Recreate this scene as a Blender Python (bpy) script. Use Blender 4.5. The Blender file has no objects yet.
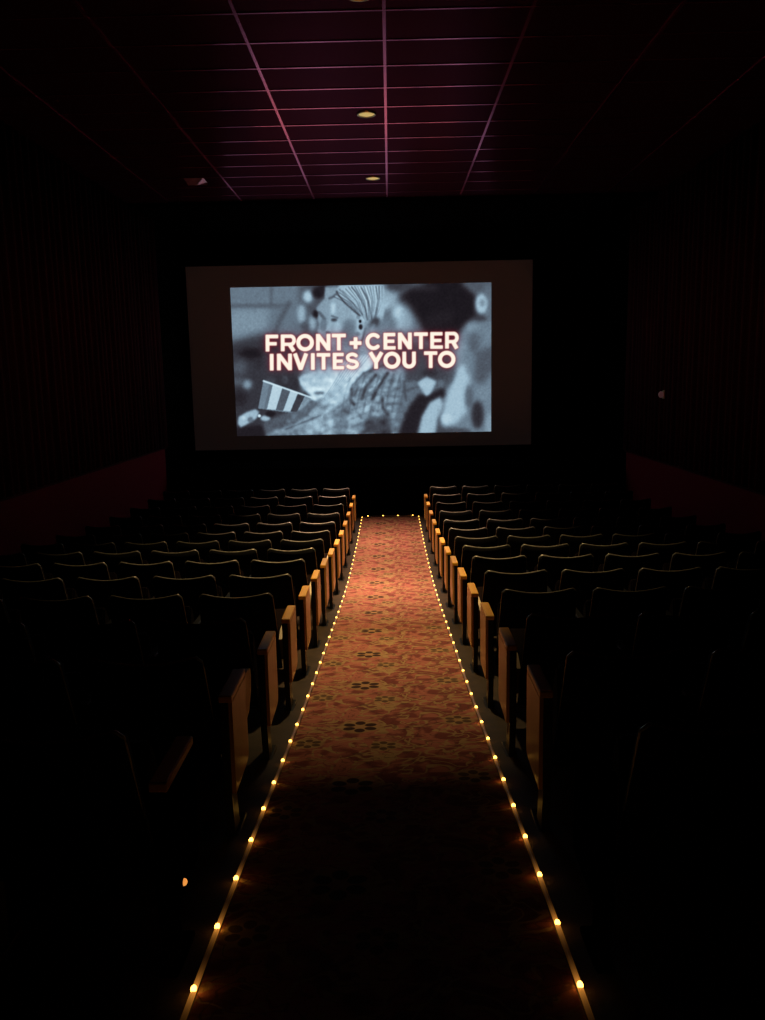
import bpy, bmesh, math, random
import numpy as np
from mathutils import Vector, Matrix

scene = bpy.context.scene
col = scene.collection
random.seed(4)
rng = np.random.RandomState(7)

# ------------------------------------------------------------------ camera
CAMX, CAMZ = 0.04, 2.60
FPX = 824.0
cam_data = bpy.data.cameras.new('camera')
cam = bpy.data.objects.new('camera', cam_data)
col.objects.link(cam)
# rows: world X, Y, Z axes written in camera space (right, up, forward), measured from the vanishing lines
wx = Vector((0.9997767, 0.01745117, -0.01191666))
wy = Vector((0.00898528, 0.15933901, 0.98718304))
wz = Vector((-0.01912629, 0.98706967, -0.15914663))
right = Vector((wx[0], wy[0], wz[0])).normalized()
up = Vector((wx[1], wy[1], wz[1])).normalized()
fwd = Vector((wx[2], wy[2], wz[2])).normalized()
M = Matrix((right, up, -fwd)).transposed().to_4x4()
M.translation = (CAMX, 0, CAMZ)
cam.matrix_world = M
cam_data.sensor_fit = 'VERTICAL'
cam_data.sensor_height = 24.0
cam_data.lens = 24.0 * FPX / 1020.0
cam_data.clip_start = 0.05
cam_data.clip_end = 100
scene.camera = cam

# ------------------------------------------------------------------ world, exposure
world = bpy.data.worlds.new('world')
world.use_nodes = True
world.node_tree.nodes['Background'].inputs[0].default_value = (0, 0, 0, 1)
world.node_tree.nodes['Background'].inputs[1].default_value = 0
scene.world = world
scene.view_settings.view_transform = 'Standard'
scene.view_settings.look = 'None'
scene.view_settings.exposure = 0
scene.view_settings.gamma = 1
scene.view_settings.use_curve_mapping = False
scene.cycles.use_denoising = True
scene.cycles.max_bounces = 6
scene.cycles.sample_clamp_indirect = 3

DOWNLIGHT_W = (38.0, 52.0, 41.0)     # nearest, middle, farthest
SCREEN_GAIN = 1.0

# ------------------------------------------------------------------ materials
def principled(name, color, rough=0.6, metal=0.0, spec=0.5, emit=None, estr=0.0, bump=None):
    m = bpy.data.materials.new(name); m.use_nodes = True
    nt = m.node_tree; b = nt.nodes['Principled BSDF']
    b.inputs['Base Color'].default_value = (*color, 1)
    b.inputs['Roughness'].default_value = rough
    b.inputs['Metallic'].default_value = metal
    b.inputs['Specular IOR Level'].default_value = spec
    if emit:
        b.inputs['Emission Color'].default_value = (*emit, 1)
        b.inputs['Emission Strength'].default_value = estr
    if bump:
        scale, strength = bump
        n = nt.nodes.new('ShaderNodeTexNoise'); n.inputs['Scale'].default_value = scale
        tc = nt.nodes.new('ShaderNodeTexCoord'); nt.links.new(tc.outputs['Object'], n.inputs['Vector'])
        bp = nt.nodes.new('ShaderNodeBump'); bp.inputs['Strength'].default_value = strength
        bp.inputs['Distance'].default_value = 0.004
        nt.links.new(n.outputs['Fac'], bp.inputs['Height']); nt.links.new(bp.outputs['Normal'], b.inputs['Normal'])
    return m

def speckle(m, c1, c2, scale, detail=4, stretch=(1, 1, 1), rough=None):
    """two-colour noise base colour"""
    nt = m.node_tree; b = nt.nodes['Principled BSDF']
    tc = nt.nodes.new('ShaderNodeTexCoord'); mp = nt.nodes.new('ShaderNodeMapping')
    mp.inputs['Scale'].default_value = stretch
    n = nt.nodes.new('ShaderNodeTexNoise'); n.inputs['Scale'].default_value = scale; n.inputs['Detail'].default_value = detail
    r = nt.nodes.new('ShaderNodeValToRGB')
    r.color_ramp.elements[0].position = 0.35; r.color_ramp.elements[0].color = (*c1, 1)
    r.color_ramp.elements[1].position = 0.65; r.color_ramp.elements[1].color = (*c2, 1)
    nt.links.new(tc.outputs['Object'], mp.inputs[0]); nt.links.new(mp.outputs[0], n.inputs['Vector'])
    nt.links.new(n.outputs['Fac'], r.inputs[0]); nt.links.new(r.outputs[0], b.inputs['Base Color'])
    return m

MAT = {}
MAT['floor'] = speckle(principled('painted concrete', (.1, .07, .05), .55, bump=(60, .3)), (.036, .020, .009), (.056, .032, .015), 9)
MAT['tile'] = speckle(principled('ceiling tile', (.06, .014, .02), .6, spec=.05, bump=(220, .25)), (.026, .005, .009), (.042, .009, .014), 160)
MAT['tee'] = principled('ceiling tee metal', (.62, .11, .21), .25, .95)
MAT['black'] = principled('black matte cloth', (.0035, .0035, .0035), 1.0, spec=0.0)
MAT['dado'] = speckle(principled('red carpet dado', (.4, .02, .04), .95, spec=.1, bump=(150, .4)), (.22, .012, .024), (.33, .022, .04), 60)
MAT['drape'] = speckle(principled('wall drape', (.05, .012, .012), .95, spec=.1), (.065, .010, .014), (.10, .018, .022), 14, stretch=(1, 1, .05))
MAT['shell'] = principled('black seat back plastic', (.004, .004, .0045), .75, spec=.08)
MAT['rim'] = principled('grey seat rim', (.46, .41, .35), .32, .5, spec=.6)
MAT['fabric'] = principled('dark seat fabric', (.010, .004, .004), .95, spec=.1, bump=(300, .3))
MAT['steel'] = principled('black enamel steel', (.008, .008, .009), .45, spec=.3)
MAT['seatside'] = principled('tan seat side', (.85, .66, .42), .42, spec=.5)
MAT['tube'] = None
MAT['white'] = principled('pale pink plastic', (.85, .50, .60), .6)
MAT['brass'] = principled('brass trim', (.8, .6, .3), .3, .9)
MAT['lens'] = principled('lamp lens', (.5, .4, .2), .4, emit=(1, .68, .2), estr=.52)
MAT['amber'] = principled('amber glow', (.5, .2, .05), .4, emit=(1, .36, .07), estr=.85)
MAT['bulb'] = principled('warm led', (.9, .7, .3), .4, emit=(1.0, .50, .075), estr=7.5)
MAT['sconce_glow'] = principled('dim sconce glass', (.5, .3, .3), .4, emit=(1, .40, .42), estr=.035)

def glossy_paint(m, diffuse, gloss, rough):
    """painted surface with a coloured sheen"""
    nt = m.node_tree; b = nt.nodes['Principled BSDF']
    g = nt.nodes.new('ShaderNodeBsdfGlossy'); g.inputs['Color'].default_value = (*gloss, 1); g.inputs['Roughness'].default_value = rough
    a = nt.nodes.new('ShaderNodeAddShader')
    b.inputs['Specular IOR Level'].default_value = 0; b.inputs['Metallic'].default_value = 0
    if diffuse: b.inputs['Base Color'].default_value = (*diffuse, 1)
    nt.links.new(b.outputs[0], a.inputs[0]); nt.links.new(g.outputs[0], a.inputs[1])
    nt.links.new(a.outputs[0], nt.nodes['Material Output'].inputs[0])
glossy_paint(MAT['tile'], None, (.050, .010, .018), .30)
glossy_paint(MAT['tee'], (.05, .01, .02), (.80, .20, .31), .17)

glossy_paint(MAT['white'], (.5, .25, .32), (.45, .22, .28), .35)

# lacquered wood
m = principled('lacquered oak', (.5, .25, .08), .3, spec=.6)
nt = m.node_tree; b = nt.nodes['Principled BSDF']
tc = nt.nodes.new('ShaderNodeTexCoord'); mp = nt.nodes.new('ShaderNodeMapping'); mp.inputs['Scale'].default_value = (22, 22, 2.2)
n = nt.nodes.new('ShaderNodeTexNoise'); n.inputs['Scale'].default_value = 2.2; n.inputs['Detail'].default_value = 6; n.inputs['Distortion'].default_value = .6
r = nt.nodes.new('ShaderNodeValToRGB')
r.color_ramp.elements[0].color = (.50, .22, .05, 1); r.color_ramp.elements[1].color = (.80, .44, .10, 1)
nt.links.new(tc.outputs['Object'], mp.inputs[0]); nt.links.new(mp.outputs[0], n.inputs['Vector'])
nt.links.new(n.outputs['Fac'], r.inputs[0]); nt.links.new(r.outputs[0], b.inputs['Base Color'])
MAT['wood'] = m
MAT['armwood'] = m.copy()  # brighter copy of the oak: lamplight on the arm tops put into its colour
MAT['armwood'].name = 'lacquered oak arm lit tone'
for _n in MAT['armwood'].node_tree.nodes:
    if _n.type == 'VALTORGB': _n.color_ramp.elements[0].color = (.85, .34, .03, 1); _n.color_ramp.elements[1].color = (1.0, .56, .05, 1)
    if _n.type == 'MAPPING': _n.inputs['Scale'].default_value = (22, 2.2, 22)

LED_PITCH, LED_Y0 = 0.312, 2.06

# clear rope tube: the light of each led travels a little way along it
m = principled('rope light tube', (.34, .21, .22), .35, spec=.6)
nt = m.node_tree; b = nt.nodes['Principled BSDF']
class X:
    """tiny expression helper over math nodes"""
    tree = None
    def __init__(s, k): s.k = k
    @staticmethod
    def op(name, *a):
        nd = X.tree.nodes.new('ShaderNodeMath'); nd.operation = name
        for i, v in enumerate(a):
            v = v.k if isinstance(v, X) else v
            if isinstance(v, (int, float)): nd.inputs[i].default_value = v
            else: X.tree.links.new(v, nd.inputs[i])
        return X(nd.outputs[0])
    def __add__(s, o): return X.op('ADD', s, o)
    def __sub__(s, o): return X.op('SUBTRACT', s, o)
    def __rsub__(s, o): return X.op('SUBTRACT', o, s)
    def __mul__(s, o): return X.op('MULTIPLY', s, o)
    def __truediv__(s, o): return X.op('DIVIDE', s, o)
    __radd__ = __add__; __rmul__ = __mul__
def smooth(x, a, b_):          # 1 where x<a, 0 where x>b
    nd = X.tree.nodes.new('ShaderNodeMapRange'); nd.interpolation_type = 'SMOOTHSTEP'
    X.tree.links.new(x.k, nd.inputs['Value'])
    nd.inputs['From Min'].default_value = a; nd.inputs['From Max'].default_value = b_
    nd.inputs['To Min'].default_value = 1; nd.inputs['To Max'].default_value = 0
    return X(nd.outputs['Result'])
X.tree = nt
tc = nt.nodes.new('ShaderNodeTexCoord'); sp = nt.nodes.new('ShaderNodeSeparateXYZ')
nt.links.new(tc.outputs['Object'], sp.inputs[0])
yy = X(sp.outputs[1])
d = X.op('PINGPONG', yy - LED_Y0, LED_PITCH / 2)
glow = X.op('EXPONENT', d * -30.0)
b.inputs['Emission Color'].default_value = (1, .36, .05, 1)
nt.links.new((glow * .9).k, b.inputs['Emission Strength'])
MAT['tube'] = m

# patterned aisle carpet
m = principled('aisle carpet', (.4, .12, .1), .95, spec=.1, bump=(240, .5))
nt = m.node_tree; b = nt.nodes['Principled BSDF']; X.tree = nt
tc = nt.nodes.new('ShaderNodeTexCoord'); sp = nt.nodes.new('ShaderNodeSeparateXYZ')
nt.links.new(tc.outputs['Object'], sp.inputs[0])
cx_, cy_ = X(sp.outputs[0]), X(sp.outputs[1])
PER = 0.94
def noise(scale, sx=1, sy=1, detail=3, dist=0, off=0):
    mp = nt.nodes.new('ShaderNodeMapping'); mp.inputs['Scale'].default_value = (sx, sy, 0); mp.inputs['Location'].default_value = (off, off * .7, 0)
    cb = nt.nodes.new('ShaderNodeCombineXYZ')
    nt.links.new(cx_.k, cb.inputs[0]); nt.links.new(X.op('FLOORED_MODULO', cy_, PER).k, cb.inputs[1])
    nt.links.new(cb.outputs[0], mp.inputs[0])
    n = nt.nodes.new('ShaderNodeTexNoise'); n.inputs['Scale'].default_value = scale; n.inputs['Detail'].default_value = detail
    n.inputs['Distortion'].default_value = dist
    nt.links.new(mp.outputs[0], n.inputs['Vector'])
    return X(n.outputs['Fac'])
def mixc(fac, a, bcol):
    nd = nt.nodes.new('ShaderNodeMix'); nd.data_type = 'RGBA'
    nt.links.new(fac.k, nd.inputs[0])
    for i, c in ((6, a), (7, bcol)):
        if isinstance(c, tuple): nd.inputs[i].default_value = (*c, 1)
        else: nt.links.new(c, nd.inputs[i])
    return nd.outputs[2]
n1 = noise(6.5, detail=2, dist=.8)
n2 = noise(5.0, 1.0, 1.2, detail=1, dist=1.6, off=3)
n3 = noise(9.0, .8, 1.1, detail=1, dist=1.2, off=8)
c = mixc(smooth(n1, .40, .56), (.40, .13, .10), (.19, .05, .045))
leaf = smooth(X.op('ABSOLUTE', n2 - .5), .018, .05)          # winding tan stems and leaf outlines
c = mixc(leaf * .9, c, (.40, .25, .12))
leaf2 = smooth(X.op('ABSOLUTE', n3 - .47), .008, .03)
c = mixc(leaf2 * .6, c, (.10, .04, .035))
halo = None; petals = None
for (fx, fy, R) in [(-.17, 5.47, .108), (.41, 5.58, .085), (-.03, 5.12, .075), (-.44, 5.17, .075)]:
    dx = cx_ - fx
    dy = X.op('FLOORED_MODULO', cy_ - fy + PER / 2, PER) - PER / 2
    rr = X.op('SQRT', dx * dx + dy * dy) / R
    th = X.op('ARCTAN2', dy, dx)
    t2 = X.op('FLOORED_MODULO', th, math.pi / 3) - math.pi / 6
    px = rr * X.op('COSINE', t2) - .66
    py = rr * X.op('SINE', t2)
    q = X.op('SQRT', (px / .34) * (px / .34) + (py / .29) * (py / .29))
    pet = smooth(q, .85, 1.1); hl = smooth(rr + (n1 - .5) * 1.2, .95, 1.25)
    pet = pet * (1.0 if R > .1 else .8)
    petals = pet if petals is None else X.op('MAXIMUM', petals, pet)
    halo = hl if halo is None else X.op('MAXIMUM', halo, hl)
c = mixc(halo * .7, c, (.38, .24, .11))
c = mixc(petals, c, (.045, .02, .02))
nt.links.new(c, b.inputs['Base Color'])
MAT['carpet'] = m

# projected picture: colours stored on the screen mesh
m = bpy.data.materials.new('projected picture'); m.use_nodes = True
nt = m.node_tree; nt.nodes.clear()
out = nt.nodes.new('ShaderNodeOutputMaterial'); em = nt.nodes.new('ShaderNodeEmission'); at = nt.nodes.new('ShaderNodeAttribute')
at.attribute_name = 'picture'; em.inputs[1].default_value = SCREEN_GAIN
nt.links.new(at.outputs['Color'], em.inputs[0]); nt.links.new(em.outputs[0], out.inputs[0])
MAT['picture'] = m
MAT['screen'] = principled('screen vinyl with stray glow', (.6, .5, .48), .9, emit=(1, .62, .56), estr=.0045)  # faint emission stands in for stray projector light on the border

# ------------------------------------------------------------------ mesh helpers
def new_obj(name, bm, mat, parent=None, smooth_=False, mats=None):
    me = bpy.data.meshes.new(name); bmesh.ops.recalc_face_normals(bm, faces=bm.faces); bm.to_mesh(me); bm.free()
    for mm in (mats or [mat]): me.materials.append(mm)
    if smooth_:
        for p in me.polygons: p.use_smooth = True
    o = bpy.data.objects.new(name, me); col.objects.link(o)
    if parent: o.parent = parent
    return o

def box(bm, lo, hi, bevel=0, seg=2, matidx=0):
    lo, hi = Vector(lo), Vector(hi)
    r = bmesh.ops.create_cube(bm, size=1)
    vs = r['verts']
    for v in vs:
        v.co = Vector(((lo[i] + hi[i]) / 2 + v.co[i] * (hi[i] - lo[i])) for i in range(3)) if False else Vector([(lo[i] + hi[i]) / 2 + v.co[i] * (hi[i] - lo[i]) for i in range(3)])
    fs = set(f for v in vs for f in v.link_faces)
    for f in fs: f.material_index = matidx
    if bevel:
        es = list(set(e for v in vs for e in v.link_edges))
        bmesh.ops.bevel(bm, geom=es, offset=bevel, segments=seg, affect='EDGES', profile=.5)
    return bm

def prism_x(bm, prof, x0, x1):
    """extrude a (y,z) outline along x"""
    a = [bm.verts.new((x0, y, z)) for y, z in prof]; c_ = [bm.verts.new((x1, y, z)) for y, z in prof]
    bm.faces.new(a); bm.faces.new(c_[::-1])
    for i in range(len(prof)):
        j = (i + 1) % len(prof)
        bm.faces.new((a[i], a[j], c_[j], c_[i]))
    return bm

def tube(bm, pts, rad, sides=8):
    rings = []
    for i, p in enumerate(pts):
        p = Vector(p); q0 = Vector(pts[max(i - 1, 0)]); q1 = Vector(pts[min(i + 1, len(pts) - 1)])
        t = (q1 - q0).normalized(); side = t.cross(Vector((0, 0, 1)))
        if side.length < 1e-3: side = Vector((1, 0, 0))
        side.normalize(); u = side.cross(t)
        rr = rad[i] if isinstance(rad, (list, tuple)) else rad
        rings.append([bm.verts.new(p + (side * math.cos(a) + u * math.sin(a)) * rr) for a in [2 * math.pi * k / sides for k in range(sides)]])
    for r0, r1 in zip(rings, rings[1:]):
        for k in range(sides): bm.faces.new((r0[k], r0[(k + 1) % sides], r1[(k + 1) % sides], r1[k]))
    bm.faces.new(rings[0][::-1]); bm.faces.new(rings[-1])
    return bm

def tag(o, label=None, cat=None, group=None, kind=None):
    if label: o['label'] = label
    if cat: o['category'] = cat
    if group: o['group'] = group
    if kind: o['kind'] = kind
    return o
def struct(o): o['kind'] = 'structure'; return o
def empty(name, loc=(0, 0, 0)):
    o = bpy.data.objects.new(name, None); o.location = loc; o.empty_display_size = .1; col.objects.link(o); return o

# ------------------------------------------------------------------ floor profile (raked, flattening towards the screen)
FY = np.array([-3, 0, 1, 2, 3, 4, 5, 6, 7, 8, 9, 10, 11, 12.5, 14, 16, 25.])
FZ = np.array([1.50, 1.56, 1.615, 1.685, 1.81, 1.945, 2.075, 2.185, 2.285, 2.395, 2.495, 2.575, 2.625, 2.66, 2.66, 2.645, 2.645])
_yy = np.arange(-3, 22, .05)
_zz = np.interp(_yy, FY, FZ)
for _ in range(3):
    _p = np.pad(_zz, 8, mode='edge'); _zz = np.convolve(_p, np.ones(17) / 17, 'valid')
def floor_z(y): return CAMZ - float(np.interp(y, _yy, _zz))

XL, XR = -4.37, 4.60      # side walls
YB, YS, YF = -2.0, 16.0, 18.25   # back wall, end of the side walls, wall behind the screen
ZC = CAMZ + 2.97          # ceiling
YC = 14.5                 # ceiling front edge

bm = bmesh.new()
ys = list(np.arange(YB, YF + .3, .25))
top = [[bm.verts.new((x, y, floor_z(y))) for y in ys] for x in (XL - .1, XR + .1)]
bot = [[bm.verts.new((x, y, -.2)) for y in ys] for x in (XL - .1, XR + .1)]
for i in range(len(ys) - 1):
    bm.faces.new((top[0][i], top[1][i], top[1][i + 1], top[0][i + 1]))
    bm.faces.new((bot[0][i], bot[0][i + 1], bot[1][i + 1], bot[1][i]))
    for s in (0, 1): bm.faces.new((top[s][i], top[s][i + 1], bot[s][i + 1], bot[s][i]))
bm.faces.new((top[0][0], top[1][0], bot[1][0], bot[0][0])); bm.faces.new((top[0][-1], top[1][-1], bot[1][-1], bot[0][-1]))
struct(new_obj('floor', bm, MAT['floor'], smooth_=False))

# walls: red carpet dado below, black return beyond the end of the seating
def side_wall(name, x0, x1):
    bm = bmesh.new()
    box(bm, (x0, YB, -.2), (x1, YS, ZC + .2), matidx=0)
    box(bm, (x0, YS, -.2), (x1, YF, ZC + .2), matidx=1)
    o = new_obj(name, bm, None, mats=[MAT['dado'], MAT['black']])
    return struct(o)
side_wall('wall_left', XL - .1, XL)
side_wall('wall_right', XR, XR + .1)
struct(new_obj('wall_front', box(bmesh.new(), (XL - .1, YF, -.2), (XR + .1, YF + .1, ZC + .2)), MAT['black']))
struct(new_obj('wall_back', box(bmesh.new(), (XL - .1, YB - .1, -.2), (XR + .1, YB, ZC + .2)), MAT['black']))

# ceiling tiles, grid and the black header that ends them
bm = bmesh.new()
box(bm, (XL, YB, ZC), (XR, YC, ZC + .1), matidx=0)
box(bm, (XL, YC, ZC), (XR, YF, ZC + .1), matidx=1)
struct(new_obj('ceiling', bm, None, mats=[MAT['tile'], MAT['black']]))
bm = bmesh.new()
TX = CAMX + .003
for k in range(-3, 4):
    box(bm, (TX + k * 1.22 - .014, YB, ZC - .009), (TX + k * 1.22 + .014, YC, ZC + .001))
k = 0
for k in range(-16, 13):
    y = 7.31 + k * .611
    if YB < y < YC - .1: box(bm, (XL, y - .011, ZC - .007), (XR, y + .011, ZC + .001))
struct(new_obj('trim_1', bm, MAT['tee']))
struct(new_obj('trim_2', box(bmesh.new(), (XL, YC, ZC - .06), (XR, YC + .12, ZC)), MAT['black']))
st_o = new_obj('stage', box(bmesh.new(), (XL + .02, 16.15, -.01), (XR - .02, YF - .02, .86), .01), MAT['black'])
tag(st_o, 'low black stage platform beneath the cinema screen', 'stage')
# dado caps
def dado_cap(name, x0, x1, z):
    struct(new_obj(name, box(bmesh.new(), (x0, YB, z - .015), (x1, YS, z + .02), .004), MAT['drape']))
DZ_L, DZ_R = CAMZ - 1.28, CAMZ - 1.50
dado_cap('trim_3', XL, XL + .035, DZ_L)
dado_cap('trim_4', XR - .035, XR, DZ_R)

# pleated wall drapes above the dado
def wall_drape(xw, sgn, z0, label):
    bm = bmesh.new()
    nx = 18 * 40
    ysd = np.linspace(YB + .02, YS - .02, nx)
    lo, hi, lo2, hi2 = [], [], [], []
    for i, y in enumerate(ysd):
        d = .045 + .028 * math.sin(y * 2 * math.pi / .21) + .012 * math.sin(y * 2 * math.pi / .83 + 1)
        lo.append(bm.verts.new((xw + sgn * d, y, z0))); hi.append(bm.verts.new((xw + sgn * d * .8, y, ZC - .012)))
    for i in range(nx - 1): bm.faces.new((lo[i], lo[i + 1], hi[i + 1], hi[i]))
    o = new_obj('wall_drape', bm, MAT['drape'], smooth_=True)
    s = o.modifiers.new('thickness', 'SOLIDIFY'); s.thickness = .004
    tag(o, label, 'curtain', 'pleated drapes on the side walls')
wall_drape(XL, 1, DZ_L + .02, 'dark maroon pleated drape covering the left wall above the red band')
wall_drape(XR, -1, DZ_R + .02, 'dark maroon pleated drape covering the right wall above the red band')

# ------------------------------------------------------------------ projected picture (painted into an array)
SW, SH = 520, 296                     # samples across and down
gx, gy = np.meshgrid(np.arange(SW) / (SW - 1), np.arange(SH) / (SH - 1))
# grid position -> photo frame
def to_frame(tx, ty):
    left = 231 + 5.5 * ty
    x = left + tx * (491 - left)
    y = 287 - 4 * (x - 231) / 260 + ty * 148.8
    return x, y
PX, PY = to_frame(gx, gy)
def blur(a, s):
    s = s * SW / 260.0
    if s < .3: return a
    n = int(s * 3) + 1; k = np.exp(-.5 * (np.arange(-n, n + 1) / s) ** 2); k /= k.sum()
    def c1(v): return np.convolve(np.pad(v, n, mode='edge'), k, 'valid')
    a = np.apply_along_axis(c1, 0, a); return np.apply_along_axis(c1, 1, a)
def poly_mask(pts):
    m_ = np.zeros(PX.shape, bool); n = len(pts)
    for i in range(n):
        x0, y0 = pts[i]; x1, y1 = pts[(i + 1) % n]
        if y0 == y1: continue
        c_ = ((y0 > PY) != (y1 > PY)) & (PX < (x1 - x0) * (PY - y0) / (y1 - y0) + x0)
        m_ ^= c_
    return m_.astype(float)
def seg_mask(pts, w):
    d = np.full(PX.shape, 1e9)
    for (x0, y0), (x1, y1) in zip(pts, pts[1:]):
        L = (x1 - x0) ** 2 + (y1 - y0) ** 2
        t = np.clip(((PX - x0) * (x1 - x0) + (PY - y0) * (y1 - y0)) / max(L, 1e-9), 0, 1)
        d = np.minimum(d, np.hypot(PX - x0 - t * (x1 - x0), PY - y0 - t * (y1 - y0)))
    return np.clip((w / 2 - d) / .7 + .5, 0, 1)
def ell_mask(cx, cy, rx, ry, ang=0):
    a = math.radians(ang); dx, dy = PX - cx, PY - cy
    u = (dx * math.cos(a) + dy * math.sin(a)) / rx; v = (-dx * math.sin(a) + dy * math.cos(a)) / ry
    return np.clip((1.15 - np.hypot(u, v)) / .3, 0, 1)
L = np.full(PX.shape, .50)
def put(mask, val, a=1.0, s=0.0):
    global L
    mk = np.clip(blur(mask, s), 0, 1) * a; L = L * (1 - mk) + val * mk
P = lambda pts, v, a=1., s=1.5: put(poly_mask(pts), v, a, s)
S = lambda pts, w, v, a=1., s=.6: put(seg_mask(pts, w), v, a, s)
B = lambda cx, cy, rx, ry, v, a=1., s=1.5, ang=0: put(ell_mask(cx, cy, rx, ry, ang), v, a, s)
# background wall top left
P([(225, 280), (300, 280), (300, 303), (225, 305)], .53, 1, 2)
P([(225, 308), (272, 306), (266, 336), (225, 345)], .60, 1, 4)
S([(232, 304.5), (290, 305)], 3.5, .42, .8, 1.2); S([(272, 285), (272, 304)], 3, .42, .7, 1)
P([(286, 303), (300, 303), (298, 335), (266, 336)], .52, 1, 3)
S([(290, 302), (281, 318), (275, 332)], 5, .38, .7, 1.5)
P([(225, 342), (262, 333), (310, 336), (310, 440), (225, 440)], .28, 1, 4)
P([(300, 285), (330, 283), (330, 345), (300, 345)], .40, 1, 3)
# blurred people behind
B(308.5, 296, 5, 6, .78, 1, 1.8); B(302, 313, 4.5, 10, .70, 1, 2); B(313, 322, 4, 8, .68, 1, 2)
B(305, 325, 4, 4, .38, .8, 1.5); B(319, 292, 6, 6, .13, 1, 1.6); B(317, 313, 4, 4, .14, 1, 1.2)
B(298, 330, 5, 4, .5, 1, 2); B(323, 289, 4, 5, .17, .9, 1)
B(252, 352, 13, 5, .12, .95, 2.5); B(270, 345, 8, 6, .2, .8, 3)
B(240, 366, 7, 8, .42, 1, 3); B(247, 383, 5, 5, .64, 1, 2); B(238, 380, 5, 5, .45, .8, 2); B(262, 362, 6, 5, .22, .8, 2)
B(240, 397, 7, 8, .2, 1, 2.5); B(271, 379, 5, 3, .55, .9, 1.5)
# far face
P([(325.5, 287), (325, 298), (320, 303), (316.3, 308), (319, 311.5), (318, 318), (319.5, 324), (317.5, 329), (321, 345), (345, 345), (350, 287)], .63, 1, .8)
S([(320, 312), (325, 318)], 3, .40, .8, .8); B(324, 324, 4, 6, .5, .7, 1)
# main head, face in profile and blonde hair
P([(334, 294), (331, 303), (330.5, 312), (331, 317), (327, 327), (326, 330), (329, 332), (329, 336), (331, 342), (334, 352), (372, 352), (378, 320), (384, 300), (380, 285), (340, 285)], .70, 1, .8)
P([(331, 300), (338, 298), (350, 305), (356, 320), (355, 345), (336, 350), (331, 340), (331, 318)], .66, 1, 1.5)
P([(346, 318), (356, 320), (356, 348), (340, 350), (343, 332)], .52, .9, 2.2)
B(334.5, 319, 3, 1.6, .30, .9, .7); S([(332, 315), (338, 317)], 1.5, .42, .8, .5); B(328, 331, 2, 1.5, .5, .6, .5)
P([(336, 293), (345, 286), (384, 285), (387, 300), (383, 320), (374, 345), (367, 338), (364, 318), (352, 306), (342, 299)], .72, 1, 1)
rs = np.random.RandomState(3)
for q in range(34):
    t = q / 33.0
    hx, hy = 334 + 50 * t, 296 - 9.5 * min(1, t * 3.2)
    ex, ey = 360 + 17 * t, 315 + 5 * math.sin(t * 2.6)
    mx_, my_ = (hx + ex) / 2 + 2.5 + rs.uniform(-.8, .8), (hy + ey) / 2 - 2.5 + rs.uniform(-1, 1)
    dark_ = q % 2 == 0
    S([(hx, hy), (mx_, my_), (ex, ey)], rs.uniform(.7, 1.3), rs.uniform(.30, .5) if dark_ else rs.uniform(.80, .95), rs.uniform(.45, .8), .4)
S([(337, 291), (340, 296), (345, 302), (353, 309), (361, 316)], 1.5, .22, .75, .5); S([(352, 287), (357, 292), (362, 300), (366, 309), (368, 319)], 1.2, .25, .6, .5); S([(362, 288), (367, 296), (370, 306), (372, 319)], 1.2, .3, .6, .5); S([(340, 289), (347, 296), (355, 304), (363, 314)], 1.1, .3, .6, .5)
S([(358, 318), (361, 316), (364, 320), (363, 328), (360, 333)], 1.5, .88, .7, .5)
S([(338, 292), (334, 296), (330, 298)], 2.2, .34, .7, .7); P([(332, 303), (336, 303), (335, 314), (332, 312)], .85, .7, 1)
B(346, 330, 5, 8, .48, .6, 2); B(338, 326, 4, 5, .74, .7, 1.5); S([(326.5, 331), (331, 331.5)], 1, .35, .7, .5)
B(360.5, 324, 3.6, 8, .72, 1, .6); B(360.5, 320.5, 1.3, 1.6, .05, 1, .4); B(361, 326, 1.9, 2.6, .12, 1, .5); B(358.5, 316.5, 2, 2, .5, .6, .5)
S([(366, 328), (363, 338), (357, 350)], 1.8, .30, .9, .7); B(358, 333, 3, 2, .5, .7, .6)
P([(364, 322), (376, 318), (392, 320), (400, 345), (366, 350)], .56, 1, 2.5)
B(375, 322, 4, 6, .28, .9, 1.5, 35); B(372, 332, 3, 10, .66, .8, 1.5, 15)
# right: pale shapes and the big dark head
B(390, 297, 9, 11, .68, 1, 3); B(384, 304, 6, 5, .72, .9, 2); B(399, 316, 6, 12, .82, 1, 2.5); B(406, 320, 7, 12, .68, .9, 3); B(394, 322, 5, 6, .5, .6, 2)
P([(385, 280), (420, 280), (400, 292), (388, 290)], .30, 1, 2.5)
P([(398, 298), (410, 288), (430, 283), (462, 282), (476, 295), (478, 312), (472, 326), (460, 333), (445, 345), (428, 340), (418, 318), (408, 303)], .13, 1, 3)
B(440, 318, 16, 7, .20, .6, 3, -20); B(425, 288, 14, 3, .30, .5, 2)
P([(461, 283), (492, 281), (492, 292), (474, 293)], .42, 1, 2.5)
B(481, 304, 6, 10, .76, 1, 1.8); B(482, 303, 3, 4, .5, .6, 1.2); B(488, 290, 4, 6, .5, .8, 2)
B(478, 319, 8, 4, .22, .9, 2)
P([(455, 345), (462, 328), (474, 320), (492, 322), (492, 440), (455, 440)], .56, 1, 3)
B(471, 328, 6, 7, .62, .9, 2.5); B(474, 343, 7, 12, .42, .8, 3); B(460, 352, 6, 13, .62, .9, 3, 15); B(484, 350, 5, 14, .55, .7, 3)
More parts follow.
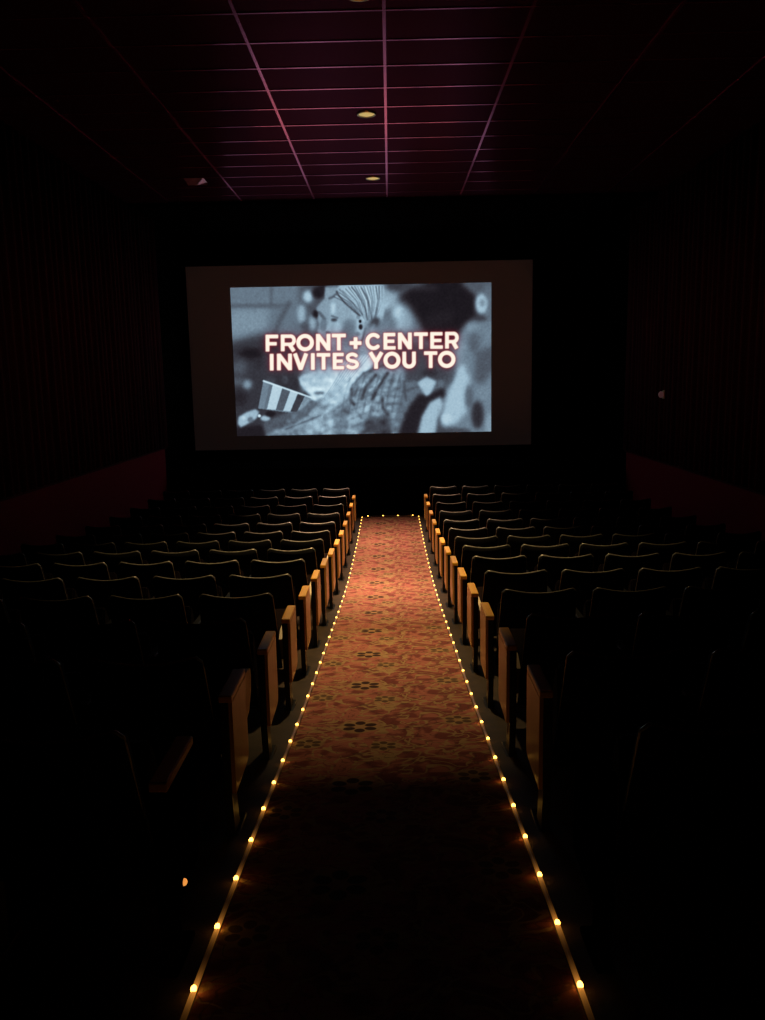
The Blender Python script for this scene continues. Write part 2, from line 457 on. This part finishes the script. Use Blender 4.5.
# middle band
P([(300, 345), (368, 345), (352, 400), (300, 400)], .60, 1, 3)
B(318, 352, 12, 8, .38, .5, 3); P([(262, 350), (300, 352), (300, 372), (262, 376)], .30, .8, 3)
P([(395, 340), (450, 345), (455, 385), (392, 385)], .35, 1, 4); B(399, 372, 6, 8, .66, .9, 2.5); B(402, 382, 6, 4, .66, .6, 2)
# bright shirt and hair fall
P([(298, 378), (312, 371), (330, 366), (352, 358), (370, 352), (380, 356), (366, 372), (352, 386), (345, 398), (325, 414), (319, 416), (321, 404), (305, 396)], .88, 1, 1.6)
P([(299, 376), (320, 370), (322, 386), (300, 386)], .74, .8, 2)
for k in range(7):
    S([(372 - k * 4, 352 + k), (352 - k * 3, 376 + k), (333 - k * 2, 396 + k)], .9, .58, .6, .4)
S([(320, 418), (320, 410), (326, 402)], 1.3, .45, .9, .4); S([(322, 417), (325, 408), (333, 400)], 1.1, .95, .7, .4)
B(319, 392, 5, 2, .35, .8, 1); B(300, 395, 10, 4, .28, .9, 2)
# arms
P([(258, 436), (263, 424), (285, 414), (300, 408), (322, 396), (330, 402), (325, 414), (300, 425), (270, 437)], .62, 1, 1.2)
P([(258, 424), (285, 412), (296, 410), (298, 422), (270, 432), (256, 438)], .40, .9, 1.6)
P([(262, 440), (290, 426), (322, 416), (345, 404), (352, 412), (346, 440)], .68, 1, 1.5)
P([(266, 437), (290, 427), (306, 424), (308, 440)], .52, .6, 2); P([(334, 408), (350, 404), (352, 440), (332, 440)], .50, .8, 2.2)
S([(285, 429), (320, 415)], 1.2, .34, .7, .7)
P([(232, 428), (262, 424), (266, 438), (232, 438)], .16, 1, 1.5)
# hand and popcorn
P([(237, 423), (238, 416), (246, 411), (255, 408), (259, 411), (256, 418), (246, 424), (240, 427)], .72, 1, .9); B(250, 419, 3, 3, .45, .8, .8)
B(265, 417.5, 5, 3, .72, 1, .8); B(259, 415, 1.5, 1.5, .95, 1, .4); B(270, 413, 5, 3, .15, 1, .9); B(243, 417, 2, 2, .9, .5, .6)
# popcorn box with stripes
B(291, 382, 8, 9, .26, 1, .9); B(285, 379, 3, 4, .5, .8, 1); P([(263, 379), (276, 372), (300, 384), (311, 397)], .25, .6, 1.5)
box_q = [(263.5, 379.5), (311, 396.5), (306, 407), (290, 412), (258, 407.5)]
P(box_q, .58, 1, .4)
st = [(0, .13, .56), (.13, .20, .50), (.20, .40, .82), (.40, .57, .42), (.57, .73, .80), (.73, .88, .30), (.88, 1.0, .62)]
for a0, a1, v in st:
    tp = lambda t: (263.5 + 47.5 * t, 379.5 + 17 * t)
    bt = lambda t: (258 + 44 * t, 407 + 5.0 * t)
    P([tp(a0), tp(a1), bt(a1), bt(a0)], v, .95, .35)
S([(263.5, 379.5), (311, 396.5)], 1.6, .92, 1, .35)
P([(290, 414), (303, 407), (311, 399), (318, 402), (306, 416), (292, 424)], .46, 1, 1)
# plaid shirt
P([(348, 400), (352, 388), (364, 376), (380, 366), (396, 372), (406, 380), (408, 415), (395, 436), (346, 436), (350, 420)], .62, 1, 1.2)
for pts, w, v in [([(352, 388), (350, 398), (354, 404)], 2.5, .18), ([(354, 395), (358, 388)], 1.3, .25), ([(376, 374), (366, 386), (362, 398)], 2.6, .20),
                  ([(388, 372), (378, 387), (372, 399)], 2.4, .14), ([(382, 396), (383, 408), (388, 414)], 2.6, .22), ([(352, 385), (364, 372), (384, 364)], 1.5, .25),
                  ([(394, 376), (389, 388)], 3, .4), ([(374, 411), (370, 406), (362, 403)], 1.6, .36), ([(386, 404), (402, 402)], 2, .4), ([(345, 410), (353, 415)], 3, .36),
                  ([(361, 418), (358, 412)], 1.5, .4), ([(384, 392), (400, 388)], 2, .38), ([(370, 390), (380, 380)], 1.2, .85), ([(364, 382), (358, 392)], 1.2, .8), ([(400, 376), (402, 412)], 1.6, .4)]:
    S(pts, w * 1.15, v + .06, .8, 1.0)
P([(366, 418), (388, 414), (393, 436), (360, 437)], .30, .85, 2); B(353, 418, 6, 5, .72, .7, 1.5); B(365, 408, 6, 5, .72, .7, 1.2); B(349, 432, 4, 3, .7, .7, 1)
# right lower figures
P([(400, 384), (416, 378), (420, 400), (408, 420), (400, 436), (392, 436)], .50, 1, 1.5)
S([(404, 380), (406, 400)], 2, .30, .6, 1); S([(403, 391), (418, 386)], 2, .32, .6, 1); S([(403, 381), (420, 378)], 2, .32, .5, 1)
P([(405, 412), (418, 394), (430, 393), (444, 386), (446, 396), (430, 402), (422, 418), (416, 437), (398, 437)], .18, 1, 1.8)
P([(417, 382), (427, 375), (437, 381), (430, 394), (426, 396)], .74, 1, 1.2); B(441, 383, 4, 4, .52, .8, 1.5)
B(430, 372, 8, 4, .2, .7, 2)
P([(418, 436), (422, 416), (430, 402), (440, 396), (443, 404), (438, 420), (435, 436)], .72, 1, 1.5)
P([(436, 436), (440, 412), (445, 436)], .30, .8, 2)
P([(441, 425), (444, 405), (448, 390), (458, 366), (466, 362), (470, 380), (466, 400), (466, 412), (456, 424), (446, 427)], .74, 1, 2.2)
B(446, 418, 5, 5, .82, .8, 1.5); P([(462, 350), (474, 352), (480, 372), (468, 374)], .55, .8, 2.5)
B(450, 376, 4, 9, .40, .7, 2, 25)
P([(476, 352), (492, 345), (492, 370), (482, 386), (474, 380)], .36, .7, 2.5); B(484, 392, 6, 9, .58, .8, 2.5); B(469, 396, 4, 12, .42, .8, 2)
B(477.5, 415, 6, 14, .24, 1, 2); B(489, 425, 3, 12, .66, .8, 2); B(455, 431, 16, 3, .34, .8, 1.5); B(475, 434, 10, 2, .55, .6, 1.2)
for q in range(9):
    x0 = 408 - q * 7.2
    S([(x0, 372 + q * .6), (x0 - 5, 392), (x0 - 9, 412)], 1.6, .40, .45, .7)
for q in range(5):
    S([(350, 392 + q * 9), (372, 386 + q * 8), (404, 388 + q * 8)], 1.8, .42, .42, .8)
P([(322, 398), (348, 382), (352, 396), (330, 412)], .66, .6, 2)
P([(301, 352), (330, 350), (345, 372), (318, 380)], .62, .5, 3)
cloth = blur(rng.randn(*PX.shape), 1.6); cloth /= cloth.std()
mk = blur(poly_mask([(300, 372), (352, 358), (402, 374), (408, 418), (392, 436), (262, 436), (300, 410)]), 3)
L += cloth * .035 * mk
L += (blur(rng.randn(*PX.shape), .5) * .035)
L = np.clip(.5 + (L - .5) * 1.12, 0, 1)
# luminance -> bluish duotone (display values)
kx = [0, .15, .35, .55, .75, 1.0]
R_ = np.interp(L, kx, [16, 36, 66, 104, 158, 220]); G_ = np.interp(L, kx, [13, 32, 70, 122, 187, 242]); B_ = np.interp(L, kx, [18, 38, 80, 138, 205, 250])
img = np.stack([R_, G_, B_], -1) / 255.
# lettering
T = np.zeros(PX.shape)
W = 3.95
def st_(pts, w=W):
    global T; T = np.maximum(T, seg_mask_flat(pts, w))
def seg_mask_flat(pts, w):
    mk = np.zeros(PX.shape)
    for (x0, y0), (x1, y1) in zip(pts, pts[1:]):
        dx, dy = x1 - x0, y1 - y0; Ln = math.hypot(dx, dy); ux, uy = dx / Ln, dy / Ln
        u = (PX - x0) * ux + (PY - y0) * uy; v = -(PX - x0) * uy + (PY - y0) * ux
        mk = np.maximum(mk, np.clip((w / 2 - np.abs(v)) + .5, 0, 1) * np.clip(u + .5, 0, 1) * np.clip(Ln - u + .5, 0, 1))
    return mk
def arc(cx, cy, rx, ry, a0, a1, n=20):
    return [(cx + rx * math.cos(math.radians(a0 + (a1 - a0) * i / n)), cy - ry * math.sin(math.radians(a0 + (a1 - a0) * i / n))) for i in range(n + 1)]
def curve_(pts, w=W):
    global T
    T = np.maximum(T, np.clip(seg_mask(pts, w), 0, 1))
def letter(ch, x0, x1, yt, yb):
    h = W / 2; xm = (x0 + x1) / 2; ym = (yt + yb) / 2
    if ch == 'I': st_([(xm, yt), (xm, yb)])
    elif ch == 'F': st_([(x0 + h, yt), (x0 + h, yb)]); st_([(x0, yt + h * .9), (x1, yt + h * .9)], 3.8); st_([(x0, ym + .6), (x1 - 1.5, ym + .6)], 3.6)
    elif ch == 'E':
        st_([(x0 + h, yt), (x0 + h, yb)]); st_([(x0, yt + 1.8), (x1, yt + 1.8)], 3.6); st_([(x0, ym), (x1 - 1, ym)], 3.5); st_([(x0, yb - 1.8), (x1 + .3, yb - 1.8)], 3.6)
    elif ch == 'T': st_([(xm, yt), (xm, yb)]); st_([(x0, yt + 1.9), (x1, yt + 1.9)], 3.8)
    elif ch == 'N':
        st_([(x0 + 2, yt), (x0 + 2, yb)], 4); st_([(x1 - 2, yt), (x1 - 2, yb)], 4); st_([(x0 + 2, yt + 1), (x1 - 2, yb - 1)], 4.2)
    elif ch == 'V': st_([(x0 + 2, yt), (xm, yb - 1)], 4.2); st_([(x1 - 2, yt), (xm, yb - 1)], 4.2); st_([(xm, yb - 3), (xm, yb)], 4)
    elif ch == 'Y': st_([(x0 + 2, yt), (xm, ym + 1.5)], 4.2); st_([(x1 - 2, yt), (xm, ym + 1.5)], 4.2); st_([(xm, ym), (xm, yb)])
    elif ch == 'O': curve_(arc(xm, ym, (x1 - x0) / 2 - h, (yb - yt) / 2 - h + .2, 0, 360, 36), 4.1)
    elif ch == 'C': curve_(arc(xm + .4, ym, (x1 - x0) / 2 - h + .6, (yb - yt) / 2 - h + .2, 48, 312, 30), 4.0)
    elif ch == 'U':
        st_([(x0 + h, yt), (x0 + h, ym + 2)]); st_([(x1 - h, yt), (x1 - h, ym + 2)]); curve_(arc(xm, ym + 2, (x1 - x0) / 2 - h, (yb - ym) - 2 - h + .2, 180, 360, 18), 4.1)
    elif ch == 'R':
        st_([(x0 + h, yt), (x0 + h, yb)]); st_([(x0, yt + 1.8), (x1 - 5, yt + 1.8)], 3.6); st_([(x0, ym + 1.4), (x1 - 5, ym + 1.4)], 3.4)
        curve_(arc(x1 - 5.2, (yt + ym + 3.2) / 2, 3.3, (ym + 1.4 - yt - 1.8) / 2, -90, 90, 14), 3.7); st_([(xm + 1, ym + 1.5), (x1 - 2, yb)], 4.1)
    elif ch == 'S':
        q = (yb - yt) / 4
        curve_(arc(xm, yt + q + .9, (x1 - x0) / 2 - 2.6, q - .9, 35, 250, 16) + arc(xm, yb - q - .7, (x1 - x0) / 2 - 2.2, q - .9, 70, -145, 16), 3.7)
    elif ch == '+': st_([(xm, yt), (xm, yb)], 3.9); st_([(x0, ym), (x1, ym)], 3.9)
sl = -2.3 / 193.0
for ch, x0, x1 in [('F', 265.8, 278.6), ('R', 281, 296.3), ('O', 296.6, 314.2), ('N', 316.2, 330.8), ('T', 332, 346.2), ('+', 349.8, 361.8), ('C', 365.8, 381), ('E', 383.6, 395.6), ('N', 398, 412), ('T', 414, 428), ('E', 430.2, 442.6), ('R', 445, 458.8)]:
    o_ = sl * ((x0 + x1) / 2 - 266)
    if ch == '+': letter(ch, x0, x1, 337.2 + o_, 349.0 + o_)
    else: letter(ch, x0, x1, 333.4 + o_, 350.2 + o_)
for ch, x0, x1 in [('I', 269.6, 274), ('N', 277, 292.2), ('V', 293, 308.5), ('I', 310.8, 315.2), ('T', 316.8, 330.6), ('E', 332.8, 344), ('S', 345.2, 359.6), ('Y', 368.4, 384), ('O', 383.6, 400.6), ('U', 402.4, 416), ('T', 424, 437.4), ('O', 438, 455.4)]:
    o_ = sl * ((x0 + x1) / 2 - 266)
    letter(ch, x0, x1, 352.4 + o_, 369.2 + o_)
T = np.clip(blur(T, .35), 0, 1)
halo1 = np.clip(blur(T, 2.2) * 1.35, 0, 1)[..., None]; halo2 = np.clip(blur(T, 5.0) * 1.2, 0, 1)[..., None]
img = img * (1 - halo2 * .30) + np.array([.50, .16, .24]) * (halo2 * .30)
dark = (1 - .55 * L)[..., None]
img = img * (1 - halo1 * .75 * dark) + np.array([.52, .10, .17]) * (halo1 * .75 * dark)
edge = np.clip(T / .55, 0, 1)[..., None]; core = np.clip((T - .3) / .6, 0, 1)[..., None]
img = img * (1 - edge * .65) + np.array([.90, .42, .42]) * edge * .65
img = img * (1 - core) + np.array([1., .965, .90]) * core
lin = np.where(img <= .04045, img / 12.92, ((img + .055) / 1.055) ** 2.4)

# screen: pale vinyl sheet in a black frame with the picture falling on it
DY = 18.0
SX0, SX1, SZ0, SZ1 = CAMX - 4.29, CAMX + 3.05, CAMZ - 1.51, CAMZ + 2.385
IX0, IX1, IZ0, IZ1 = CAMX - 3.36, CAMX + 2.178, CAMZ - 1.21, CAMZ + 1.935
scr = empty('cinema_screen', ((SX0 + SX1) / 2, DY, SZ0))
tag(scr, 'wide cinema screen glowing with a blue-grey audience picture and white words', 'screen')
def local(o, parent):
    o.parent = parent; o.matrix_parent_inverse = Matrix.Translation(-parent.location); return o
local(new_obj('screen_sheet', box(bmesh.new(), (SX0, DY, SZ0), (SX1, DY + .02, SZ1)), MAT['screen']), scr)
bm = bmesh.new()
for lo, hi in [((SX0 - .06, DY - .02, SZ0 - .06), (SX0, DY + .05, SZ1 + .06)), ((SX1, DY - .02, SZ0 - .06), (SX1 + .06, DY + .05, SZ1 + .06)),
               ((SX0, DY - .02, SZ0 - .06), (SX1, DY + .05, SZ0)), ((SX0, DY - .02, SZ1), (SX1, DY + .05, SZ1 + .06))]:
    box(bm, lo, hi)
local(new_obj('screen_frame', bm, MAT['black']), scr)
me = bpy.data.meshes.new('projected_picture')
# the projector throws slightly out of square: keep the same gentle keystone
def pos(tx, ty): 
    zt = IZ1 + (.0) ; return IX0 + tx * (IX1 - IX0), IZ1 + ty * (IZ0 - IZ1)
verts = np.stack([IX0 + gx * (IX1 - IX0), np.full(gx.shape, DY - .004), IZ1 + gy * (IZ0 - IZ1)], -1).reshape(-1, 3)
idx = np.arange(SW * SH).reshape(SH, SW)
faces = np.stack([idx[1:, :-1], idx[1:, 1:], idx[:-1, 1:], idx[:-1, :-1]], -1).reshape(-1, 4)
me.vertices.add(len(verts)); me.vertices.foreach_set('co', verts.astype(np.float32).ravel())
me.loops.add(faces.size); me.loops.foreach_set('vertex_index', faces.astype(np.int32).ravel())
me.polygons.add(len(faces)); me.polygons.foreach_set('loop_start', np.arange(0, faces.size, 4, dtype=np.int32))
me.update(calc_edges=True)
ca = me.color_attributes.new('picture', 'FLOAT_COLOR', 'POINT')
rgba = np.ones((SW * SH, 4), np.float32); rgba[:, :3] = lin.reshape(-1, 3)
ca.data.foreach_set('color', rgba.ravel())
me.materials.append(MAT['picture'])
pic = bpy.data.objects.new('projected_picture', me); col.objects.link(pic); local(pic, scr)
pic['label'] = 'projected picture of people eating popcorn with bold capital words'

# ------------------------------------------------------------------ downlights
for (ly, lx, pw, spr, lcol, lab) in [(7.02, CAMX - .19, DOWNLIGHT_W[0], 71, (1, .72, .32), 'round brass-rimmed ceiling downlight cut by the top of the picture'),
                          (10.0, CAMX - .216, DOWNLIGHT_W[1], 50, (1, .68, .42), 'middle round ceiling downlight left of the centre ceiling strip'),
                          (13.07, CAMX - .205, DOWNLIGHT_W[2], 50, (1, .66, .44), 'smallest round ceiling downlight, nearest the black header')]:
    root = empty('ceiling_downlight', (lx, ly, ZC)); tag(root, lab, 'ceiling light', 'round downlights above the aisle')
    bm = bmesh.new()
    prof = [(.085, -.002), (.093, -.014), (.106, -.014), (.113, 0.0)]
    N = 40; rings = [[bm.verts.new((r_ * math.cos(2 * math.pi * k / N), r_ * math.sin(2 * math.pi * k / N), z)) for k in range(N)] for r_, z in prof]
    for a, c_ in zip(rings, rings[1:]):
        for k in range(N): bm.faces.new((a[k], a[(k + 1) % N], c_[(k + 1) % N], c_[k]))
    new_obj('trim_ring', bm, MAT['brass'], root, True)
    bm = bmesh.new()
    prof = [(.09, -.006), (.075, -.011), (.05, -.015), (.025, -.017)]
    rings = [[bm.verts.new((r_ * math.cos(2 * math.pi * k / N), r_ * math.sin(2 * math.pi * k / N), z)) for k in range(N)] for r_, z in prof]
    for a, c_ in zip(rings, rings[1:]):
        for k in range(N): bm.faces.new((a[k], a[(k + 1) % N], c_[(k + 1) % N], c_[k]))
    bm.faces.new(rings[-1])
    new_obj('lamp_lens', bm, MAT['lens'], root, True)
    ld = bpy.data.lights.new('lamp_beam', 'AREA'); ld.shape = 'DISK'; ld.size = .15; ld.energy = pw; ld.color = lcol; ld.spread = math.radians(spr)
    lo_ = bpy.data.objects.new('lamp_beam', ld); col.objects.link(lo_); lo_.parent = root; lo_.location = (0, 0, -.022)

# pale wedge-shaped ceiling speaker near the left end of the ceiling
bm = bmesh.new()
prism_x(bm, [(-.16, 0), (.16, 0), (.16, -.03), (.0, -.065)], -.145, .145)
for v in bm.verts:
    if v.co.z < -.06: v.co.x = v.co.x * .35 - .03
o = new_obj('ceiling_speaker', bm, MAT['white']); o.location = (CAMX - 2.86, 12.95, ZC - .009)
tag(o, 'small pale wedge-shaped fixture on the ceiling left of the grid', 'speaker')

# small sconce on the right wall
root = empty('wall_sconce', (XR - .075, 13.72, CAMZ - .37)); tag(root, 'tiny dim pinkish wall light on the right side drape', 'wall light')
new_obj('backplate', box(bmesh.new(), (0.0, -.05, -.07), (.075, .05, .07), .01), MAT['brass'], root)
bm = bmesh.new(); bmesh.ops.create_uvsphere(bm, u_segments=16, v_segments=10, radius=.042)
for v in bm.verts: v.co.z *= 1.3
g_ = new_obj('glass_shade', bm, MAT['sconce_glow'], root, True); g_.location = (-.035, 0, 0)

# ------------------------------------------------------------------ aisle carpet
bm = bmesh.new()
CY0, CY1, CW = YB + .3, 15.55, .528
yc = list(np.arange(CY0, CY1, .2)) + [CY1]
T_ = [[bm.verts.new((x, y, floor_z(y) + .008)) for y in yc] for x in (-CW, CW)]
B2 = [[bm.verts.new((x, y, floor_z(y) - .004)) for y in yc] for x in (-CW, CW)]
for i in range(len(yc) - 1):
    bm.faces.new((T_[0][i], T_[1][i], T_[1][i + 1], T_[0][i + 1])); bm.faces.new((B2[0][i], B2[1][i], B2[1][i + 1], B2[0][i + 1]))
    for s in (0, 1): bm.faces.new((T_[s][i], T_[s][i + 1], B2[s][i + 1], B2[s][i]))
for e in (0, -1): bm.faces.new((T_[0][e], T_[1][e], B2[1][e], B2[0][e]))
tag(new_obj('aisle_carpet', bm, MAT['carpet']), 'red and tan patterned carpet runner with dark flowers down the centre aisle', 'carpet')

# ------------------------------------------------------------------ rope lights
bm = bmesh.new(); bmesh.ops.create_uvsphere(bm, u_segments=12, v_segments=8, radius=1)
for v in bm.verts: v.co = Vector((v.co.x * .0085, v.co.y * .013, v.co.z * .0085))
bulb_me = bpy.data.meshes.new('bulb'); bm.to_mesh(bulb_me); bm.free(); bulb_me.materials.append(MAT['bulb'])
for p in bulb_me.polygons: p.use_smooth = True
def add_bulb(x, y, z, root, rot=0):
    o = bpy.data.objects.new('bulb', bulb_me); col.objects.link(o); o.parent = root
    o.location = Vector((x, y, z)) - root.location; o.rotation_euler = (0, 0, rot)
for s, lab in ((-1, 'amber rope light along the left edge of the aisle carpet'), (1, 'amber rope light along the right edge of the aisle carpet')):
    x = s * .540
    root = empty('rope_light', (x, 0, 0)); tag(root, lab, 'rope light', 'rope lights edging the aisle carpet')
    pts = [(0, y, floor_z(y) + .012) for y in list(np.arange(.2, 15.55, .2)) + [15.6]]
    new_obj('tube', tube(bmesh.new(), pts, .0085, 8), MAT['tube'], root, True)
    for k in range(-3, 44):
        y = LED_Y0 + k * LED_PITCH
        if .3 < y < 15.58: add_bulb(x, y, floor_z(y) + .019, root)
root = empty('rope_light', (0, 15.62, 0)); tag(root, 'short amber rope light across the far end of the aisle carpet', 'rope light', 'rope lights edging the aisle carpet')
zr = floor_z(15.62) + .012
new_obj('tube', tube(bmesh.new(), [(-.525, 0, zr), (0, 0, zr), (.525, 0, zr)], .0085, 8), principled('dark tube', (.3, .2, .2), .4), root, True)
for xx in (-.43, -.14, .145, .43): add_bulb(xx, 15.62, zr + .007, root, math.pi / 2)

# ------------------------------------------------------------------ theater chairs
def back_pt(u, v, off):
    """u -1..1 across, v 0..1 up; off = distance towards the screen"""
    hw = .245 - .022 * v
    zt = .80 - .030 * (1 - u * u) - (.028 * max(0, (abs(u) - .86) / .14) ** 2)
    z = .27 + (zt - .27) * v
    y = -.085 - .13 * v - .015 * v * v + off + .022 * (u * u)
    return Vector((hw * u, y, z))
def back_mesh(o0, o1, u1=1.0, v0=0.0, v1=1.0):
    bm = bmesh.new(); NU, NV = 16, 8
    A = [[bm.verts.new(back_pt(-u1 + 2 * u1 * i / NU, v0 + (v1 - v0) * j / NV, o0)) for j in range(NV + 1)] for i in range(NU + 1)]
    Bv = [[bm.verts.new(back_pt(-u1 + 2 * u1 * i / NU, v0 + (v1 - v0) * j / NV, o1)) for j in range(NV + 1)] for i in range(NU + 1)]
    for i in range(NU):
        for j in range(NV):
            bm.faces.new((A[i][j], A[i + 1][j], A[i + 1][j + 1], A[i][j + 1])); bm.faces.new((Bv[i][j], Bv[i][j + 1], Bv[i + 1][j + 1], Bv[i + 1][j]))
        bm.faces.new((A[i][0], Bv[i][0], Bv[i + 1][0], A[i + 1][0])); bm.faces.new((A[i][NV], A[i + 1][NV], Bv[i + 1][NV], Bv[i][NV]))
    for j in range(NV):
        bm.faces.new((A[0][j], A[0][j + 1], Bv[0][j + 1], Bv[0][j])); bm.faces.new((A[NU][j], Bv[NU][j], Bv[NU][j + 1], A[NU][j + 1]))
    return bm

def seat_profile(down):
    """cushion side outline (y,z)"""
    if down: return [(-.02, .30), (.03, .43), (.12, .475), (.30, .485), (.50, .495), (.585, .475), (.60, .43), (.575, .35), (.50, .275), (.36, .255), (.12, .265)]
    return [(-.03, .28), (.0, .26), (.07, .27), (.12, .33), (.13, .45), (.10, .58), (.06, .65), (.03, .655), (.01, .60), (.005, .45)]

def foot(bm, x, y0=-.10, y1=.10, w=.028):
    box(bm, (x - w, y0, -.004), (x + w, y1, .018), .006)

PITCH = .55
XA = .60      # aisle face of the end panel
def make_chair(side, aisle, down, wall_end, dark=False):
    """side +1: right block (aisle on its left). Built centred on the seat; e = direction towards the aisle."""
    e = -side
    root = empty('theater_chair')
    new_obj('backrest', back_mesh(0, .018), MAT['shell'], root, True)
    new_obj('back_cushion', back_mesh(.018, .07, .93, .08, .94), MAT['fabric'], root, True)
    bm = bmesh.new()
    pts = [back_pt(-1, .45 + .5 * k / 5, .009) for k in range(6)] + [back_pt(-.985, 1.0, .009)]
    top_ = [back_pt(-.9 + 1.8 * k / 20, 1.0, .009) + Vector((0, 0, .002)) for k in range(21)]
    pts2 = [Vector((-p.x, p.y, p.z)) for p in pts][::-1]
    allp = pts + top_ + pts2
    rads = [.002 + .0025 * (i / 6) if i < 6 else .0065 for i in range(len(pts))] + [.0065] * len(top_) + [.002 + .0025 * ((len(pts2) - 1 - i) / 6) if i > 0 else .0065 for i in range(len(pts2))]
    new_obj('top_rim', tube(bm, allp, rads, 8), MAT['rim'], root, True)
    bm = prism_x(bmesh.new(), seat_profile(down), -.215, .215)
    es = [ed for ed in bm.edges if abs(ed.verts[0].co.x - ed.verts[1].co.x) < 1e-6]
    bmesh.ops.bevel(bm, geom=es, offset=.012, segments=2, affect='EDGES')
    new_obj('seat', bm, MAT['fabric'], root)
    if down and aisle:
        pr = seat_profile(True); cy = sum(p[0] for p in pr) / len(pr); cz = sum(p[1] for p in pr) / len(pr)
        pr = [(cy + (y - cy) * .95, cz + (z - cz) * .93) for y, z in pr]
        xs = sorted((e * .2145, e * .262))
        so = new_obj('seat_side', prism_x(bmesh.new(), pr, xs[0], xs[1]), MAT['seatside'], root); so['label'] = 'tan side plate of the lowered seat'
    if aisle:
        xa0, xa1 = sorted((e * (PITCH / 2 + .042), e * (PITCH / 2 - .012)))      # .60 .. .655 from the aisle centre
        bm = box(bmesh.new(), (xa0, -.155, .59), (xa1, .155, .62), .006)
        a = new_obj('armrest', bm, MAT['black'] if dark and side > 0 else MAT['armwood'], root)  # plain black on the right paints the nearest row's darkness into the arm
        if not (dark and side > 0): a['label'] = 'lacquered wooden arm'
        xp0, xp1 = sorted((e * (PITCH / 2 + .042), e * (PITCH / 2 + .026)))
        # face panel with a rounded lower corner
        pr = [(-.15, .589), (.15, .589), (.15, .26), (.145, .238), (.13, .225), (.10, .22), (-.15, .21)]
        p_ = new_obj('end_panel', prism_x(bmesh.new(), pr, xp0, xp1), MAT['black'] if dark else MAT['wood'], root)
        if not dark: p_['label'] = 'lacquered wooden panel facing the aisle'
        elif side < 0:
            bm = bmesh.new(); bmesh.ops.create_uvsphere(bm, u_segments=14, v_segments=8, radius=.011)  # glowing bead added to give the amber glint on the nearest panel
            k_ = new_obj('amber_glint', bm, MAT['amber'], root, True); k_.location = (xp1, -.05, .25); k_['label'] = 'tiny glowing amber glint bead'
        xs0, xs1 = sorted((e * (PITCH / 2 + .025), e * (PITCH / 2 - .01)))
        bm = bmesh.new(); box(bm, (xs0, -.152, .2), (xs1, .14, .589), .005)
        xm = (xs0 + xs1) / 2
        prism_x(bm, [(-.152, .21), (-.06, .21), (-.03, .05), (.0, .0), (-.12, .0), (-.125, .05)], xm - .016, xm + .016)
        box(bm, (xm - .03, -.16, -.006), (xm + .03, .06, .014), .005)
        new_obj('end_standard', bm, MAT['black'] if dark else MAT['steel'], root)  # matte black in place of steel darkens the nearest row by colour
    # standard on the far side
    x = -e * (PITCH / 2)
    if wall_end: x = -e * (PITCH / 2 - .02)
    bm = bmesh.new()
    prism_x(bm, [(-.13, .56), (.14, .56), (.12, .30), (.03, .22), (.02, .0), (-.06, .0), (-.05, .22), (-.11, .32)], x - .014, x + .014)
    box(bm, (x - .028, -.10, -.006), (x + .028, .08, .014), .005)
    new_obj('standard', bm, MAT['steel'], root)
    new_obj('armrest', box(bmesh.new(), (x - .024, -.145, .56), (x + .024, .155, .588), .008), MAT['steel'], root)
    return root

protos = {}
def chair(side, aisle, down, wall_end, dark=False):
    key = (side, aisle, down, wall_end, dark)
    if key not in protos:
        protos[key] = make_chair(*key); return protos[key]
    p = protos[key]; c_ = p.copy(); col.objects.link(c_)
    for ch in list(p.children):
        d_ = ch.copy(); col.objects.link(d_); d_.parent = c_
    return c_

ORD = ['first', 'second', 'third', 'fourth', 'fifth', 'sixth', 'seventh', 'eighth', 'ninth', 'tenth', 'eleventh', 'twelfth', 'thirteenth', 'last']
NS = 6
DOWN = {(-1, 12), (-1, 10), (1, 11), (-1, 8), (1, 9), (-1, 6)}    # lowered aisle seats (row index from the screen)
for ri in range(14):                        # ri 0 = row nearest the screen
    k = 12 - ri
    yf = 3.36 + .915 * k
    y0 = yf - .155
    for side in (-1, 1):
        for n in range(NS):
            aisle = n == 0
            dn = aisle and (side, ri) in DOWN
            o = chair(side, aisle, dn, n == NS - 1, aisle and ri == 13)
            xj = side * (XA + .042 + PITCH / 2 + n * PITCH)
            z = floor_z(y0 - .02)
            o.location = (xj, y0, z)
            blk = 'left' if side < 0 else 'right'
            row = ORD[ri] + ' row from the screen' if ri < 13 else 'unlit row nearest the camera'
            if aisle:
                lab = ('black theater chair with lowered seat' if dn else 'black theater chair' if ri == 13 else 'black wood-armed theater chair') + f' on the aisle, {blk} block, ' + row
            elif n == NS - 1: lab = f'black theater chair beside the {blk} wall, ' + row
            else: lab = f'black theater chair, {blk} block, {row}, {ORD[n]} seat from the aisle'
            tag(o, lab, 'chair', 'rows of theater chairs facing the screen')
